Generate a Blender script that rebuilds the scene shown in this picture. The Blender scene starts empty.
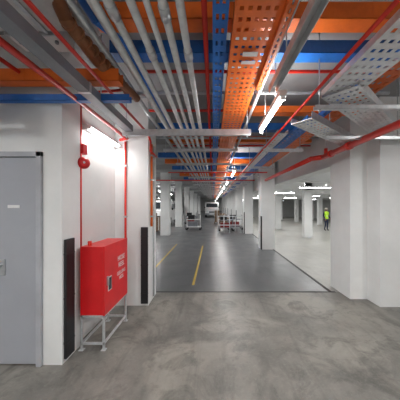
import bpy, bmesh, math, random
from mathutils import Vector, Matrix
random.seed(7)
S=bpy.context.scene
S.view_settings.view_transform='Standard'
S.view_settings.exposure=0.3
# ---------------- materials
def mat(name,col,rough=0.5,metal=0.0,emit=0,col2=None,scale=3.0,bump=0.0,detail=6,r2=None):
    m=bpy.data.materials.new(name); m.use_nodes=True
    n=m.node_tree.nodes; l=m.node_tree.links
    b=n['Principled BSDF']
    c=(*col,1)
    b.inputs['Base Color'].default_value=c
    b.inputs['Roughness'].default_value=rough
    b.inputs['Metallic'].default_value=metal
    if emit:
        b.inputs['Emission Color'].default_value=(1,1,1,1)
        b.inputs['Emission Strength'].default_value=emit
    if col2 is None: col2=tuple(x*0.82 for x in col)
    tc=n.new('ShaderNodeTexCoord')
    no=n.new('ShaderNodeTexNoise'); no.inputs['Scale'].default_value=scale; no.inputs['Detail'].default_value=detail
    no.inputs['Roughness'].default_value=0.62
    l.new(tc.outputs['Object'],no.inputs['Vector'])
    r=n.new('ShaderNodeValToRGB')
    r.color_ramp.elements[0].position=0.35; r.color_ramp.elements[0].color=(*col2,1)
    r.color_ramp.elements[1].position=0.62; r.color_ramp.elements[1].color=c
    l.new(no.outputs['Fac'],r.inputs['Fac']); l.new(r.outputs['Color'],b.inputs['Base Color'])
    if r2 is not None:
        mr=n.new('ShaderNodeMapRange'); mr.inputs['From Min'].default_value=.35; mr.inputs['From Max'].default_value=.65
        mr.inputs['To Min'].default_value=r2; mr.inputs['To Max'].default_value=rough
        l.new(no.outputs['Fac'],mr.inputs['Value']); l.new(mr.outputs['Result'],b.inputs['Roughness'])
    if bump:
        bu=n.new('ShaderNodeBump'); bu.inputs['Strength'].default_value=bump; bu.inputs['Distance'].default_value=0.01
        l.new(no.outputs['Fac'],bu.inputs['Height']); l.new(bu.outputs['Normal'],b.inputs['Normal'])
    return m
def floormat(name,base,dark,stain,rough,tyre=0.35,rlo=.25,k1=.55,k2=.45,bump=.06):
    m=mat(name,base,rough,col2=dark,scale=1.6,bump=bump,detail=14,r2=rlo)
    n=m.node_tree.nodes; l=m.node_tree.links; b=n['Principled BSDF']
    src=b.inputs['Base Color'].links[0].from_socket
    tc=n.new('ShaderNodeTexCoord')
    def noise(sc,rough,det,dist=0,mp=None):
        x=n.new('ShaderNodeTexNoise'); x.inputs['Scale'].default_value=sc; x.inputs['Detail'].default_value=det; x.inputs['Roughness'].default_value=rough; x.inputs['Distortion'].default_value=dist
        if mp:
            q=n.new('ShaderNodeMapping'); q.inputs['Scale'].default_value=mp; q.inputs['Rotation'].default_value=(0,0,.5); l.new(tc.outputs['Object'],q.inputs['Vector']); l.new(q.outputs['Vector'],x.inputs['Vector'])
        else: l.new(tc.outputs['Object'],x.inputs['Vector'])
        return x.outputs['Fac']
    def mix(src,fac,lo,hi,col,amt):
        r=n.new('ShaderNodeMapRange'); r.inputs['From Min'].default_value=lo; r.inputs['From Max'].default_value=hi; r.inputs['To Max'].default_value=amt
        l.new(fac,r.inputs['Value'])
        x=n.new('ShaderNodeMix'); x.data_type='RGBA'; l.new(r.outputs['Result'],x.inputs['Factor']); l.new(src,x.inputs['A']); x.inputs['B'].default_value=(*col,1)
        return x.outputs['Result']
    src=mix(src,noise(.9,.6,6,.8),.46,.60,stain,k1)
    src=mix(src,noise(2.3,.72,10,.8),.50,.62,tuple(c*.68 for c in dark),k2)
    src=mix(src,noise(1.2,.6,6,1.0,(3.2,.35,1)),.54,.66,tuple(c*.6 for c in dark),tyre)
    src=mix(src,noise(6,.8,10),.52,.66,tuple(c*.75 for c in dark),k2*.7)
    src=mix(src,noise(30,.8,6),.52,.68,tuple(min(1,c*1.5) for c in base),.35)
    l.new(src,b.inputs['Base Color'])
    return m
M={}
M['wall']=mat('wall_paint',(0.78,0.79,0.785),0.6,col2=(0.70,0.71,0.705),scale=1.2)
M['ceil']=mat('ceiling_concrete',(0.40,0.405,0.41),0.8,col2=(0.30,0.305,0.31),scale=1.0)
M['floor']=floormat('concrete_floor',(0.205,0.197,0.177),(0.125,0.121,0.110),(0.285,0.270,0.236),0.5,.4,.34,.85,.7,.15)
M['floor2']=floormat('aisle_floor',(0.115,0.12,0.125),(0.09,0.094,0.10),(0.14,0.143,0.145),0.40,.3,.28,.4,.3)
M['floor3']=floormat('parking_floor',(0.32,0.315,0.285),(0.25,0.245,0.23),(0.36,0.35,0.315),0.45,.2,.35,.4,.3)
M['door']=mat('door_paint',(0.36,0.375,0.41),0.4,col2=(0.34,0.355,0.39))
M['frame']=mat('frame_paint',(0.43,0.445,0.48),0.4)
M['red']=mat('red_paint',(0.68,0.010,0.014),0.35,col2=(0.58,0.008,0.011))
M['pipered']=mat('pipe_red',(0.74,0.035,0.02),0.33)
M['orange']=mat('orange_tray_paint',(0.90,0.185,0.022),0.4,col2=(0.72,0.14,0.018),scale=5)
M['blue']=mat('blue_tray_paint',(0.022,0.17,0.58),0.42,col2=(0.018,0.12,0.42),scale=5)
M['gal']=mat('galvanised_steel',(0.58,0.60,0.62),0.38,0.7,col2=(0.44,0.46,0.48),scale=14)
M['galw']=mat('galvanised_light',(0.68,0.70,0.715),0.38,0.5,col2=(0.55,0.57,0.585),scale=14)
M['dgrey']=mat('dark_grey_trunking',(0.24,0.255,0.28),0.45,0.3)
M['black']=mat('black_rubber',(0.012,0.012,0.014),0.5)
M['seam']=mat('floor_joint',(0.05,0.05,0.05),0.7)
M['white']=mat('white_enamel',(0.8,0.8,0.8),0.4)
M['yellow']=mat('yellow_line_paint',(0.55,0.38,0.05),0.5)
M['tube']=mat('lamp_tube',(1,1,1),0.5,emit=18)
M['foil']=mat('duct_foil',(0.6,0.6,0.58),0.4,0.5,scale=10,bump=0.5)
M['copper']=mat('brown_insulation',(0.30,0.12,0.05),0.6,scale=9)
M['card']=mat('cardboard',(0.20,0.13,0.08),0.8)
M['dred']=mat('faded_red',(0.28,0.03,0.03),0.6)
M['vest']=mat('hi_vis_vest',(0.55,0.95,0.05),0.6)
M['skin']=mat('skin',(0.35,0.18,0.11),0.6)
M['cloth']=mat('navy_cloth',(0.02,0.03,0.07),0.8)
M['hat']=mat('hard_hat',(0.8,0.75,0.65),0.3)
M['glass']=mat('gauge_glass',(0.05,0.06,0.07),0.1)

# ---------------- mesh builder
class B:
    def __init__(s): s.bm=bmesh.new(); s.mats=[]
    def mi(s,m):
        if m not in s.mats: s.mats.append(m)
        return s.mats.index(m)
    def _set(s,faces,m,smooth=False):
        i=s.mi(m)
        for f in faces: f.material_index=i; f.smooth=smooth
    def box(s,x0,x1,y0,y1,z0,z1,m,T=None):
        v=[Vector((x,y,z)) for x in (x0,x1) for y in (y0,y1) for z in (z0,z1)]
        if T is not None: v=[T@p for p in v]
        v=[s.bm.verts.new(p) for p in v]
        q=[(0,1,3,2),(4,6,7,5),(0,4,5,1),(2,3,7,6),(0,2,6,4),(1,5,7,3)]
        s._set([s.bm.faces.new([v[i] for i in k]) for k in q],m)
        return s
    def quad(s,pts,m):
        s._set([s.bm.faces.new([s.bm.verts.new(p) for p in pts])],m); return s
    def prism(s,prof,x0,x1,m):
        """profile (y,z) extruded along x"""
        A=[s.bm.verts.new((x0,y,z)) for y,z in prof]; C=[s.bm.verts.new((x1,y,z)) for y,z in prof]; n=len(prof)
        s._set([s.bm.faces.new(A),s.bm.faces.new(C[::-1])]+[s.bm.faces.new([A[i],A[(i+1)%n],C[(i+1)%n],C[i]]) for i in range(n)],m); return s
    def cyl(s,a,b,r,m,n=14,r2=None):
        a=Vector(a); b=Vector(b); d=b-a
        q=d.to_track_quat('Z','Y').to_matrix()
        if r2 is None: r2=r
        A=[];C=[]
        for i in range(n):
            t=2*math.pi*i/n; o=q@Vector((math.cos(t),math.sin(t),0))
            A.append(s.bm.verts.new(a+o*r)); C.append(s.bm.verts.new(b+o*r2))
        s._set([s.bm.faces.new([A[i],A[(i+1)%n],C[(i+1)%n],C[i]]) for i in range(n)],m,True)
        s._set([s.bm.faces.new(A[::-1]),s.bm.faces.new(C)],m)
        return s
    def path(s,pts,r,m,n=12,elbow=True):
        for a,b in zip(pts,pts[1:]): s.cyl(a,b,r,m,n)
        for p in pts[1:-1]: s.ball(p,r*1.04,m)
        return s
    def ball(s,p,r,m,sc=(1,1,1),u=14,v=9):
        T=Matrix.Translation(p)@Matrix.Diagonal((*sc,1))
        g=bmesh.ops.create_uvsphere(s.bm,u_segments=u,v_segments=v,radius=r,matrix=T)
        fs=set(f for vv in g['verts'] for f in vv.link_faces)
        s._set(fs,m,True); return s
    def done(s,name,bevel=0,parent=None):
        bmesh.ops.recalc_face_normals(s.bm,faces=s.bm.faces)
        me=bpy.data.meshes.new(name); s.bm.to_mesh(me); s.bm.free()
        for k in s.mats: me.materials.append(M[k])
        o=bpy.data.objects.new(name,me); S.collection.objects.link(o)
        if bevel:
            b=o.modifiers.new('bevel','BEVEL'); b.width=bevel; b.segments=2; b.limit_method='ANGLE'
        if parent: o.parent=parent
        return o
def tray(name,a,b,w,z,m,rows=3,pitch=0.10,slot=0.055,flange=0.05,fl=(1,1),thick=0.004,up=True,z2=None):
    """perforated tray with real slots from a to b (xy)"""
    a=Vector((*a,z)); b=Vector((*b,z if z2 is None else z2)); d=b-a; L=d.length; d.normalize()
    side=Vector((d.y,-d.x,0)).normalized(); upv=side.cross(d)
    T=Matrix((( side.x,d.x,upv.x,a.x),(side.y,d.y,upv.y,a.y),(side.z,d.z,upv.z,a.z),(0,0,0,1)))
    k=B(); h=w/2; sw=w/(rows*2+1)
    for i in range(rows+1):
        x0=-h+ i*2*sw; k.box(x0,x0+sw,0,L,0,thick,m,T)
    n=int(L/pitch)
    for j in range(n+1):
        y=j*pitch; y1=min(L,y+pitch-slot)
        if y1<=y: continue
        for i in range(rows):
            x0=-h+sw+i*2*sw; k.box(x0,x0+sw,y,y1,0,thick,m,T)
    s=flange if up else -flange
    if fl[0]: k.box(-h-.003,-h,0,L,min(0,s),max(thick,s),m,T)
    if fl[1]: k.box(h,h+.003,0,L,min(0,s),max(thick,s),m,T)
    return k.done(name)

CZ=3.3
# ---------------- shell
B().quad([(-14,-3,0),(2.2,-3,0),(2.2,4.05,0),(-14,4.05,0)],'floor').quad([(2.2,-3,0),(12,-3,0),(12,4.05,0),(2.2,4.05,0)],'floor').done('floor')
B().quad([(-14,4.05,0),(2.2,4.05,0),(2.2,60,0),(-14,60,0)],'floor2').done('floor_aisle')
B().quad([(2.2,4.05,0),(22,4.05,0),(22,60,-1.65),(2.2,60,-1.65)],'floor3').quad([(2.2,4.05,0),(2.2,60,0),(2.2,60,-1.65)],'floor3').done('floor_parking')
k=B(); k.box(-14,2.35,-3,60,CZ,CZ+.2,'ceil'); k.done('ceiling')
k=B(); k.box(2.35,22,-3,60.,CZ,CZ+.2,'ceil'); k.done('ceiling_parking')
# floor joints and lines
B().box(-1.05,2.25,4.03,4.07,0.0,0.004,'seam').done('trim_1')
B().box(2.14,2.19,4.07,30,0.0,0.006,'seam').done('trim_2')
B().box(-.42,-.375,4.4,8.6,0.0,0.003,'yellow').box(-1.5,-1.455,5.2,9,0,0.003,'yellow').done('floor_marking')
# outer walls
B().box(-14,22,60,60.2,-2,CZ,'wall').done('wall_back')
B().box(-14.2,-14,2.2,60,0,CZ,'wall').done('wall_left')
B().box(22,22.2,-3,60,-2,CZ,'wall').done('wall_right')
B().box(-5,22,-3.2,-3,0,CZ,'wall').done('wall_front')
B().box(-5.2,-5,-3.2,2.2,0,CZ,'wall').done('wall_side')
DX0,DX1,DH=-3.05,-1.70,2.13
k=B(); k.box(-5,DX0,2.2,2.4,0,CZ,'wall'); k.box(DX0,DX1,2.2,2.4,DH,CZ,'wall'); k.box(DX1,-1.51,2.2,2.5,0,CZ,'wall'); k.done('wall_door')
k=B(); k.box(-1.75,-1.56,2.5,4.0,0,CZ,'wall'); k.done('wall_hose_reel')
k=B(); k.box(-14,-1.56,4.0,4.15,0,CZ,'wall'); k.done('wall_partition')
# door
k=B()
k.box(DX0+.002,DX0+.05,2.17,2.3,0,DH-.002,'frame'); k.box(DX1-.05,DX1-.002,2.17,2.3,0,DH-.002,'frame'); k.box(DX0+.002,DX1-.002,2.17,2.3,DH-.05,DH-.002,'frame')
k.box(-2.155,DX1-.053,2.2,2.245,.01,DH-.053,'door'); k.box(DX0+.053,-2.162,2.2,2.245,.01,DH-.053,'door')
k.box(-2.17,-2.145,2.192,2.2,.01,DH-.053,'frame')
k.cyl((-2.10,2.2,1.0),(-2.10,2.14,1.0),.012,'gal'); k.cyl((-2.10,2.145,1.0),(-2.21,2.145,1.0),.010,'gal'); k.box(-2.125,-2.075,2.19,2.2,.90,1.06,'gal')
for z in (.3,1.05,1.8): k.cyl((DX1-.052,2.19,z-.05),(DX1-.052,2.19,z+.05),.009,'gal')
k.box(-2.05,-1.93,2.194,2.2,1.57,1.60,'white')
k.done('door_1',bevel=.002)
k=B(); k.box(-1.56,-1.03,3.5,3.97,0,CZ,'wall'); k.done('wall_pier')
def guard(name,x0,x1,y0,y1):
    k=B(); k.box(x0,x1,y0,y1,.04,1.25,'black')
    for z in (.2,.65,1.1): 
        k.box(x0-.002,x1+.002,y0-.002,y1+.002,z-.01,z+.01,'black')
    k.done(name,bevel=.005)
guard('corner_guard',-1.507,-1.48,2.22,2.36)
guard('corner_guard',-1.14,-1.03,3.47,3.497)
# right piers and edge beam
k=B(); k.box(2.33,2.62,3.74,4.36,0,CZ,'wall').done('column')
k=B(); k.box(2.62,6,3.45,3.8,0,CZ,'wall'); k.done('wall_pier_right')
k=B(); k.box(2.33,2.65,4.36,60,2.36,CZ,'wall').done('ceiling_beam')
ys=[7.9,12.2,16.5,21,26,31,37,43]
for i,y in enumerate(ys):
    k=B(); k.box(1.74,2.22,y,y+.5,-2,CZ,'wall'); k.box(1.73,1.76,y-.01,y+.12,.0,1.2,'black'); k.done('column')
for y in (8,12.5,17,22,28,35):
    B().box(2.65,22,y,y+.35,2.45,CZ,'wall').done('ceiling_beam')
for x in (5.2,11.6,17.0):
    for y in (12.5,18.2,24.2,31,38):
        B().box(x,x+.45,y,y+.35,-2,CZ,'wall').done('column')
for x in (-2.5,-7.5):
    for y in (11.5,16,21,26,32,40):
        if x<-3 and y>30: continue
        B().box(x-.25,x+.2,y,y+.45,0,CZ,'wall').done('column')
for y in (5.6,9.5,13.5,18,23,29,36,44):
    B().box(-14,1.74,y,y+.3,3.14,CZ,'ceil').done('ceiling_beam')

# ---------------- lights
def alamp(par,loc,sx,sy,power,rot=(0,0,0)):
    d=bpy.data.lights.new('lamp','AREA'); d.energy=power; d.shape='RECTANGLE'; d.color=(1,.99,.97); d.size=sx; d.size_y=sy
    lo=bpy.data.objects.new('lamp',d); S.collection.objects.link(lo); lo.location=loc; lo.rotation_euler=rot; lo.parent=par
def batten(x,y0,L,z,power,along='y',up=.35):
    k=B()
    if along=='y':
        k.box(x-.035,x+.035,y0,y0+L,z,z+.05,'white'); k.cyl((x,y0+.02,z-.022),(x,y0+L-.02,z-.022),.014,'tube',10)
        for yy in (y0+.01,y0+L-.03): k.box(x-.02,x+.02,yy,yy+.02,z-.045,z,'white')
        for yy in (y0+.25,y0+L-.25): k.cyl((x,yy,z+.05),(x,yy,CZ),.004,'gal',6)
    else:
        k.box(x,x+L,y0-.035,y0+.035,z,z+.05,'white'); k.cyl((x+.02,y0,z-.022),(x+L-.02,y0,z-.022),.014,'tube',10)
        for xx in (x+.25,x+L-.25): k.cyl((xx,y0,z+.05),(xx,y0,CZ),.004,'gal',6)
    o=k.done('ceiling_light')
    if power:
        sx,sy=(.03,L) if along=='y' else (L,.03)
        c=(x,y0+L/2) if along=='y' else (x+L/2,y0)
        alamp(o,(*c,z-.04),sx,sy,power)
        if up: alamp(o,(*c,z+.06),sx,sy,power*up,(math.pi,0,0))  # extra upward lamp above the housing, added to brighten the ceiling slab
    return o
batten(.64,2.0,.95,2.6,30,up=.3)
for i,y in enumerate((6.3,9.3,12.3,15.3,18.3,21.5,25,29,33,38,44,50)): batten(.64,y,1.2,2.6,22,up=.5)
batten(-.9,-1.8,1.2,2.62,46,up=.5); batten(1.6,-1.8,1.2,2.7,46,up=.5); batten(-2.9,-.6,1.2,2.9,34);batten(3.2,.6,1.2,2.9,30)  # unseen battens behind and beside the camera, added to light the foreground
for x in (-4.5,-9):
    for y in (6.5,10,14,18,23,29,36,46): batten(x,y,1.2,2.75,55)
for x in (4.0,8.2,13.5):
    for y in (6,10.2,14.8,20,25.5,32): batten(x,y,1.5,2.42,48,'x')
for x in (5,12): batten(x,42,1.5,2.42,80,'x'); batten(x,52,1.5,2.42,80,'x')
k=B(); k.box(-1.56,-1.50,2.62,3.46,2.50,2.57,'white'); k.cyl((-1.48,2.64,2.53),(-1.48,3.44,2.53),.015,'tube',10)
for y in (2.62,3.44): k.box(-1.50,-1.46,y,y+.02,2.51,2.55,'white')
wl=k.done('wall_light')
alamp(wl,(-1.455,3.04,2.50),.03,.8,3.5,(0,math.radians(10),0))
w=bpy.data.worlds.new('w'); S.world=w; w.use_nodes=True
w.node_tree.nodes['Background'].inputs['Color'].default_value=(.9,.95,1,1); w.node_tree.nodes['Background'].inputs['Strength'].default_value=.3

# ---------------- services
for i,x in enumerate((-.68,-.60,-.47,-.38,-.29,-.19)):
    k=B(); r=.026 if i!=3 else .02
    z=2.76
    k.cyl((x,-1.5,z),(x,45,z),r,'galw',14)
    for y in [0.9+.37*i%1.1+3*j for j in range(8)]:
        k.cyl((x,y,z),(x,y+.09,z),r*1.28,'gal',14)
    k.done('conduit_pipe')
for x,z,r,m in ((-.95,2.95,.03,'galw'),(-.80,2.93,.022,'galw'),(-.06,2.95,.02,'pipered'),(.55,2.94,.022,'galw')):
    B().cyl((x,-1.5,z),(x,40,z),r,m).done('conduit_pipe')
tray('cable_tray',(.05,-1.5),(.05,40),.10,2.86,'blue',rows=2,pitch=.12,slot=.05)
tray('cable_tray',(.29,-1.5),(.29,40),.30,2.83,'orange',rows=5,pitch=.085,slot=.032,flange=.07)
tray('cable_tray',(.475,-1.5),(.475,2.3),.05,2.80,'orange',rows=1,pitch=.06,slot=.035)
B().box(.24,.36,1.75,1.80,2.815,2.819,'white').box(.24,.36,1.86,1.90,2.815,2.819,'white').done('tray_label')
k=B(); k.box(.50,.505,0,1.98,2.60,2.66,'galw'); k.box(.50,.57,0,1.98,2.66,2.664,'galw'); k.box(.565,.57,0,1.98,2.60,2.66,'galw')
for y in (.4,1.0,1.6): k.cyl((.535,y,2.66),(.535,y,CZ),.005,'gal',6)
k.done('strut_channel')
k=B(); k.cyl((.92,-1.5,2.62),(.92,14,2.62),.014,'pipered'); k.done('sprinkler_pipe')
tray('cable_tray',(1.17,-1.5),(1.17,2.05),.30,2.62,'galw',rows=5,pitch=.085,slot=.035,flange=.05)
tray('cable_tray',(1.12,1.95),(2.55,3.18),.30,2.60,'galw',rows=6,pitch=.085,slot=.035,flange=.08)
tray('cable_tray',(.98,2.45),(2.15,3.42),.24,2.53,'galw',rows=5,pitch=.085,slot=.035,flange=.08)
tray('cable_tray',(2.35,3.2),(4.5,3.2),.28,2.605,'galw',rows=4,pitch=.1,slot=.05,flange=.08)
tray('cable_tray',(1.48,-1.5),(1.48,9),.07,2.80,'blue',rows=1,pitch=.12,slot=.05)
tray('cable_tray',(1.75,-1.5),(1.75,7.8),.22,2.88,'orange',rows=3,pitch=.12,slot=.05,flange=.07)
tray('cable_tray',(1.35,2.9),(1.35,30),.2,2.75,'blue',rows=3,pitch=.12,slot=.05,flange=.04)
tray('cable_tray',(1.02,3.2),(1.02,30),.14,2.64,'galw',rows=2,pitch=.12,slot=.05,flange=.06)
k=B(); k.path([(2.0,-1,2.47),(2.0,4.0,2.47),(1.85,4.15,2.47),(1.85,7.7,2.47)],.045,'pipered',16)
for y in (1.5,3.2,3.7): k.cyl((2.0,y,2.47),(2.0,y+.08,2.47),.058,'pipered',16)
k.cyl((2.0,3.9,2.47),(2.0,3.9,2.6),.03,'pipered'); k.cyl((2.0,3.9,2.6),(2.0,3.9,CZ),.01,'gal',6)
k.done('sprinkler_main')
def xtray(x0,x1,y,z,h,m,dp=.14):
    k=B(); k.box(x0,x1,y,y+.004,z,z+h,m); k.box(x0,x1,y,y+dp,z,z+.004,m); k.box(x0,x1,y+dp,y+dp+.004,z,z+h,m)
    n=int((x1-x0)/.3)
    for i in range(n): k.box(x0+.3*i+.1,x0+.3*i+.104,y-.002,y,z,z+h,m)
    k.done('cable_tray')
xtray(-.95,2.2,1.72,3.06,.13,'orange'); xtray(-.98,1.9,2.08,3.04,.12,'blue')
xtray(-1.5,2.2,4.1,3.0,.13,'blue'); xtray(-1.0,2.2,4.9,3.0,.13,'orange'); xtray(.5,2.2,3.3,2.99,.1,'orange')
for j,(y,m) in enumerate(((6.4,'blue'),(7.3,'orange'),(8.6,'blue'),(10.5,'orange'),(12,'blue'))): xtray(-1.6,1.7,y,2.99,.14,m)
for x0,x1,y,z,r,m in ((-.9,2.2,2.44,3.08,.018,'pipered'),(-1.02,2.3,3.38,3.05,.02,'pipered'),(-1.02,2.3,5.2,3.0,.02,'pipered'),
        (-1.4,1.7,6.9,2.62,.02,'pipered'),(-1.0,2.2,2.75,3.0,.02,'galw'),(-1.5,2.2,4.6,3.0,.022,'galw'),(-3,1.7,9.0,2.61,.025,'pipered'),(-1,1.7,11,2.61,.025,'galw')):
    k=B(); k.cyl((x0,y,z),(x1,y,z),r,m)
    for xx in (x0+.4,x1-.4): k.cyl((xx,y,z-.0),(xx,y,CZ),.005,'gal',6)
    k.done('conduit_pipe')
def trap(x0,x1,y,z,h=.05,m='galw'):
    k=B(); k.box(x0,x1,y,y+.003,z-h,z,m); k.box(x0,x1,y,y+.045,z-h,z-h+.003,m); k.box(x0,x1,y+.042,y+.045,z-h,z,m)
    for x in (x0+.05,x1-.05):
        k.cyl((x,y+.022,z-h-.03),(x,y+.022,CZ),.006,'gal',8); k.cyl((x,y+.022,z-h-.012),(x,y+.022,z-h),.014,'gal',6)
    k.done('trapeze_hanger')
trap(-1.22,.51,2.95,2.62,.085)
for j in range(14): trap(-1.0,.50,4.4+1.5*j,2.73)
for j in range(8): trap(.9,1.6,3.9+1.8*j,2.60)
trap(1.0,1.9,2.15,2.58,.04); trap(1.5,2.5,2.9,2.51,.04)
k=B(); k.box(-1.17,-1.07,-1,2.94,2.58,2.66,'dgrey'); k.box(-1.175,-1.065,.5,.53,2.575,2.665,'gal'); k.box(-1.175,-1.065,1.9,1.93,2.575,2.665,'gal')
for y in (.6,2.2): k.cyl((-1.12,y,2.66),(-1.12,y,CZ),.006,'gal',6)
k.done('cable_trunking')
k=B(); k.path([(-1.32,-1,2.62),(-1.32,3.38,2.62),(-1.45,3.44,2.62)],.022,'pipered'); k.done('sprinkler_pipe')
k=B(); k.path([(-1.02,-1,2.72),(-1.02,3.42,2.72),(-.98,3.46,2.60)],.016,'pipered')
k.path([(-.98,3.46,2.60),(-.98,3.46,2.45),(-1.0,3.90,2.45)],.016,'pipered'); k.done('sprinkler_pipe')
k=B(); k.cyl((-1.535,2.55,.95),(-1.535,2.55,2.75),.014,'pipered'); k.path([(-1.535,2.55,2.75),(-1.40,2.45,2.85),(-1.0,2.45,2.88)],.014,'pipered')
k.box(-1.558,-1.48,2.51,2.59,2.19,2.30,'red')
bd=Vector((.62,-.78,0)); bc=Vector((-1.50,2.54,2.08))
k.cyl(bc,bc+bd*.03,.035,'gal',16); k.cyl(bc+bd*.03,bc+bd*.06,.068,'red',28,.062); k.cyl(bc+bd*.06,bc+bd*.078,.062,'red',28,.035); k.cyl(bc+bd*.078,bc+bd*.084,.012,'gal',12)
k.box(-1.558,-1.50,2.51,2.59,2.04,2.12,'red')
k.cyl((-1.535,2.55,.95),(-1.5,2.55,.90),.014,'pipered')
k.done('fire_alarm_bell')
k=B(); k.cyl((-1.385,3.48,.0),(-1.385,3.48,2.6),.016,'pipered')
for z in (.5,1.4,2.2): k.box(-1.41,-1.36,3.462,3.499,z,z+.03,'gal')
k.done('fire_riser_pipe')
k=B(); k.cyl((-1.01,3.62,1.25),(-1.01,3.62,2.6),.018,'orange'); k.cyl((-1.01,3.75,.05),(-1.01,3.75,2.6),.013,'galw')
for z in (1.4,2.0,2.4): k.box(-1.029,-.99,3.60,3.77,z,z+.025,'gal')
k.done('cable_conduit')
xtray(-4.5,-.85,1.98,2.72,.11,'orange',.1); xtray(-2.1,-.8,2.1,2.60,.06,'blue',.06)
k=B(); k.box(-4.4,-1.92,1.82,1.94,2.50,2.62,'blue'); k.box(-2.02,-1.90,1.82,1.94,2.42,2.72,'blue'); k.box(-2.3,-1.9,1.8,1.96,2.40,2.43,'blue'); k.done('cable_trunking',bevel=.004)
k=B(); k.box(-4.5,-1.0,1.35,1.62,2.88,3.1,'foil')
for x in (-3.4,-2.6,-1.8,-1.25): k.box(x,x+.03,1.34,1.63,2.87,3.11,'gal')
k.done('air_duct')
# ceiling mounted white equipment box
k=B(); k.box(-1.56,-1.16,1.66,1.84,2.88,3.06,'white'); k.box(-1.57,-1.15,1.65,1.66,2.87,3.07,'galw'); k.box(-1.50,-1.22,1.645,1.65,2.92,3.02,'white')
for x in (-1.5,-1.22): k.cyl((x,1.75,3.06),(x,1.75,CZ),.006,'gal',6); k.cyl((x,1.72,2.88),(x,1.72,2.86),.014,'dgrey',10)
k.done('ceiling_fan_unit',bevel=.004)
k=B(); p=[(-.98,1.1,3.1),(-1.0,1.5,2.86),(-1.0,1.9,2.84),(-.9,2.6,2.86)]; k.path(p,.045,'copper',16)
for i in range(12): y=1.52+.09*i; k.cyl((-1.0+.006*i,y,2.86),(-1.0+.006*i,y+.015,2.86),.052,'copper',16)
k.done('insulated_pipe')
xtray(-3.5,-1.0,1.15,2.78,.05,'blue',.08)
for x,z in ((-1.55,2.78),(-1.75,2.80)):
    B().path([(x,-1,z),(x,2.19,z)],.018,'pipered').done('sprinkler_pipe')
xtray(-4.5,-1.05,.95,3.0,.12,'orange'); 
k=B(); k.path([(-.86,-1,2.95),(-.86,1.6,2.95),(-.75,1.9,2.98),(-.75,4,2.98)],.03,'blue',14); k.done('conduit_pipe')

# ---------------- fire hose cabinet
k=B()
X0,X1,Y0,Y1,Z0,Z1=-1.46,-1.19,2.42,3.05,.385,1.14
k.box(X0,X1-.025,Y0,Y1,Z0,Z1,'red')
k.box(X1-.022,X1,Y0-.004,Y1+.004,Z0-.004,Z1+.004,'red')
k.box(X1,X1+.004,Y0+.07,Y0+.16,.62,.78,'white'); k.box(X1+.004,X1+.007,Y0+.08,Y0+.15,.63,.77,'glass')
k.box(X1,X1+.02,Y0+.04,Y0+.06,.70,.80,'gal')
for z in (.5,1.0): k.cyl((X1-.01,Y1+.006,z-.04),(X1-.01,Y1+.006,z+.04),.008,'red')
t=.022
for x in (X0,X1-t-.005):
    for y in (Y0,Y1-t): k.box(x,x+t,y,y+t,.0,Z0,'galw'); k.box(x-.015,x+t+.015,y-.015,y+t+.015,0,.006,'galw')
for y in (Y0,Y1-t): k.box(X0,X1-.005,y,y+t,Z0-t,Z0,'galw'); k.box(X0,X1-.005,y,y+t,.06,.06+t,'galw')
for x in (X0,X1-t-.005): k.box(x,x+t,Y0,Y1,Z0-t,Z0,'galw'); k.box(x,x+t,Y0,Y1,.06,.06+t,'galw')
k.cyl((-1.40,2.5,1.14),(-1.40,2.5,1.19),.02,'pipered')
cab=k.done('fire_hose_cabinet',bevel=.003)
def text(s,loc,rot,size,m,parent):
    c=bpy.data.curves.new('lettering','FONT'); c.body=s; c.size=size; c.extrude=.001; c.align_x='CENTER'
    o=bpy.data.objects.new('lettering',c); S.collection.objects.link(o); o.location=loc; o.rotation_euler=rot; c.materials.append(M[m]); o.parent=parent
    bpy.context.view_layer.update()
    me=bpy.data.meshes.new_from_object(o.evaluated_get(bpy.context.evaluated_depsgraph_get()))
    bpy.data.objects.remove(o); q=bpy.data.objects.new('lettering',me); S.collection.objects.link(q); q.location=loc; q.rotation_euler=rot; q.parent=parent
R=(math.pi/2,0,math.pi/2)
text('HOSE\nREEL',(X1+.003,2.85,.90),R,.085,'white',cab)
text('GELUNG\nHOS',(X1+.003,2.85,.72),R,.065,'white',cab)

# ---------------- distant objects
def cartons(x,y,n=5):
    k=B(); k.box(x,x+1,y,y+.8,.10,.13,'card')
    for i in range(3): k.box(x+.45*i,x+.45*i+.09,y,y+.8,0,.10,'card')
    for i in range(2):
        for j in range(n-2 if i else n-1):
            k.box(x+.05+.46*i,x+.47+.46*i,y+.08,y+.7,.135+.25*j,.37+.25*j,'card'); k.box(x+.24+.46*i,x+.28+.46*i,y+.075,y+.08,.135+.25*j,.37+.25*j,'white')
    k.done('pallet_of_cartons')
cartons(.1,19); cartons(.6,16.6,4); cartons(-3.9,12.8,5)
def rail(x0,x1,y):
    k=B()
    for z in (.45,.95): k.cyl((x0,y,z),(x1,y,z),.025,'galw',8)
    n=4
    for i in range(n+1): 
        x=x0+(x1-x0)*i/n; k.cyl((x,y,0),(x,y,.98),.022,'galw',8); k.box(x-.06,x+.06,y-.06,y+.06,0,.012,'galw')
    k.done('guard_rail')
rail(.3,1.6,12.6); rail(-5.2,-3.0,11.2)
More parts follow.
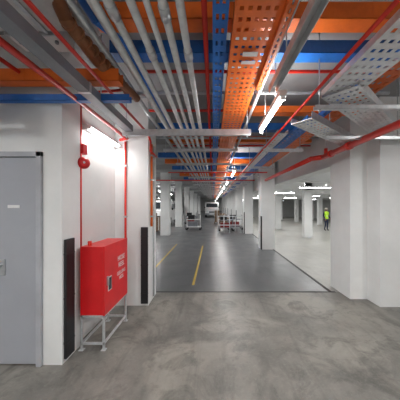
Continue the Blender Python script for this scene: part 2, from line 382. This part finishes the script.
def trolley(x,y,m,m2='dred'):
    k=B(); k.box(x,x+.9,y,y+.55,.18,.23,m); k.box(x,x+.9,y,y+.55,.65,.69,m)
    for a in (x+.02,x+.88):
        for b in (y+.03,y+.52): k.cyl((a,b,.18),(a,b,.95 if a>x+.5 else .69),.016,m,8); k.cyl((a-.0,b-.015,.08),(a,b+.015,.08),.08,'black',14); k.cyl((a,b,.08),(a,b,.18),.02,'gal',8)
    k.cyl((x+.88,y+.03,.95),(x+.88,y+.52,.95),.018,m,8)
    k.box(x+.1,x+.5,y+.08,y+.45,.69,.95,'black'); k.box(x+.1,x+.7,y+.08,y+.45,.23,.5,m2); k.done('platform_trolley')
trolley(.35,13.4,'dgrey'); trolley(-1.7,14.0,'white','dgrey'); trolley(1.0,14.2,'dgrey','dred'); trolley(-2.3,18.4,'dgrey','dred')
def van(x,y):
    k=B(); w=1.7
    prof=[(0,.35),(0,.95),(.12,1.15),(.75,1.25),(1.25,1.85),(1.5,1.93),(4.2,1.93),(4.4,1.8),(4.45,.35)]
    prof=[(y+a,b) for a,b in prof]
    k.prism(prof,x,x+w,'white')
    k.quad([(x+.1,y+.79,1.29),(x+w-.1,y+.79,1.29),(x+w-.16,y+1.21,1.80),(x+.16,y+1.21,1.80)],'glass')
    for v in list(k.bm.verts)[-4:]: v.co+=Vector((0,-.02,.02))
    for xs in (x-.006,x+w+.006):
        k.quad([(xs,y+.95,1.27),(xs,y+1.32,1.76),(xs,y+2.0,1.76),(xs,y+2.0,1.27)],'glass'); k.quad([(xs,y+2.1,1.27),(xs,y+2.1,1.76),(xs,y+4.1,1.76),(xs,y+4.1,1.27)],'glass')
    k.box(x+.02,x+w-.02,y-.06,y+.02,.35,.55,'dgrey'); k.box(x+.5,x+w-.5,y-.02,y+.01,.62,.78,'black'); k.box(x+.55,x+1.15,y-.08,y-.06,.40,.50,'white')
    for xs in (x+.08,x+w-.38): k.box(xs,xs+.3,y-.015,y+.01,.68,.88,'galw')
    for xs in (x-.14,x+w+.02): k.box(xs,xs+.12,y+.95,y+1.03,1.2,1.38,'black')
    for yy in (y+.75,y+3.6):
        for xs in (x-.01,x+w-.19): k.cyl((xs,yy,.32),(xs+.2,yy,.32),.32,'black',24); k.cyl((xs-.005,yy,.32),(xs+.205,yy,.32),.18,'gal',16)
    k.done('parked_van',bevel=.02)
van(-5.0,16.5); van(-5.6,24); van(-1.0,28)

# worker
def worker(x,y,z0):
    P={'pel':(0,0,.95),'sp':(0,0,1.15),'ch':(0,0,1.36),'nk':(0,0,1.48),'hd':(0,-.01,1.56),
       'lh':(.09,0,.90),'lk':(.11,-.02,.50),'la':(.11,.02,.10),'lt':(.12,-.14,.04),
       'rh':(-.09,0,.90),'rk':(-.12,-.06,.50),'ra':(-.12,.06,.10),'rt':(-.13,-.10,.04),
       'ls':(.18,0,1.42),'le':(.25,.02,1.15),'lw':(.25,-.12,.93),'rs':(-.18,0,1.42),'re':(-.25,.02,1.15),'rw':(-.24,-.12,.95)}
    Rd={'pel':.13,'sp':.12,'ch':.15,'nk':.06,'hd':.06,'lh':.09,'rh':.09,'lk':.062,'rk':.062,'la':.045,'ra':.045,'lt':.04,'rt':.04,'ls':.07,'rs':.07,'le':.05,'re':.05,'lw':.034,'rw':.034}
    E=[('pel','sp'),('sp','ch'),('ch','nk'),('nk','hd'),('pel','lh'),('lh','lk'),('lk','la'),('la','lt'),('pel','rh'),('rh','rk'),('rk','ra'),('ra','rt'),('ch','ls'),('ls','le'),('le','lw'),('ch','rs'),('rs','re'),('re','rw')]
    for s in ('l','r'):
        w=Vector(P[s+'w'])
        P[s+'p']=tuple(w+Vector((0,-.05,-.05))); Rd[s+'p']=.026; E.append((s+'w',s+'p'))
        for i,(dx,L) in enumerate(((-.03,.07),(-.01,.085),(.01,.08),(.03,.06))):
            a=f'{s}f{i}'; b=a+'b'; P[a]=tuple(w+Vector((dx,-.08,-.09))); P[b]=tuple(w+Vector((dx,-.08,-.09-L))); Rd[a]=.009; Rd[b]=.008
            E+= [(s+'p',a),(a,b)]
        a=s+'th'; P[a]=tuple(w+Vector((.045 if s=='r' else -.045,-.08,-.06))); Rd[a]=.01; E.append((s+'p',a))
    names=list(P); me=bpy.data.meshes.new('worker'); me.from_pydata([P[n] for n in names],[(names.index(a),names.index(b)) for a,b in E],[])
    o=bpy.data.objects.new('tmp',me); S.collection.objects.link(o)
    sk=o.modifiers.new('s','SKIN'); sk.use_smooth_shade=True
    for i,n in enumerate(names): me.skin_vertices[0].data[i].radius=(Rd[n],Rd[n]*.85); 
    me.skin_vertices[0].data[0].use_root=True
    o.modifiers.new('d','SUBSURF').levels=2
    bpy.context.view_layer.update()
    m2=bpy.data.meshes.new_from_object(o.evaluated_get(bpy.context.evaluated_depsgraph_get())); bpy.data.objects.remove(o)
    k=B(); k.bm.from_mesh(m2)
    for m in ('vest','skin','cloth','hat','black','white'): k.mi(m)
    for f in k.bm.faces:
        c=f.calc_center_median(); f.smooth=True
        if c.z>1.49: i='skin'
        elif c.z<.1: i='black'
        elif c.z>.92 and abs(c.x)<.21: i='white' if abs(c.z-1.15)<.025 else 'vest'
        elif abs(c.x)>.19 and c.z<.95 : i='skin'
        else: i='cloth'
        f.material_index=k.mi(i)
    k.ball((0,-.01,1.62),.095,'skin',(.82,1,1.2)); k.ball((0,.005,1.675),.115,'hat',(.92,1.08,.75)); k.cyl((0,-.03,1.675),(0,-.03,1.68),.125,'hat',20)
    k.ball((0,-.105,1.605),.016,'skin',(1,1,1.5)); k.ball((.03,-.095,1.63),.01,'black'); k.ball((-.03,-.095,1.63),.01,'black'); k.box(-.025,.025,-.1,-.094,1.565,1.572,'black')
    k.ball((.08,0,1.62),.02,'skin',(.5,1,1.5)); k.ball((-.08,0,1.62),.02,'skin',(.5,1,1.5))
    o=k.done('worker'); o.location=(x,y,z0); o.rotation_euler=(0,0,.3)
worker(8.75,17.0,-(16.95-4.05)*1.65/55.95)

# ---------------- camera
c=bpy.data.cameras.new('camera'); co=bpy.data.objects.new('camera',c); S.collection.objects.link(co); S.camera=co
co.location=(0,0,1.6); co.rotation_euler=(math.pi/2,0,0)
c.sensor_width=36; c.lens=220/400*36; c.shift_x=-13/400; c.shift_y=5/400; c.clip_start=.05; c.clip_end=200
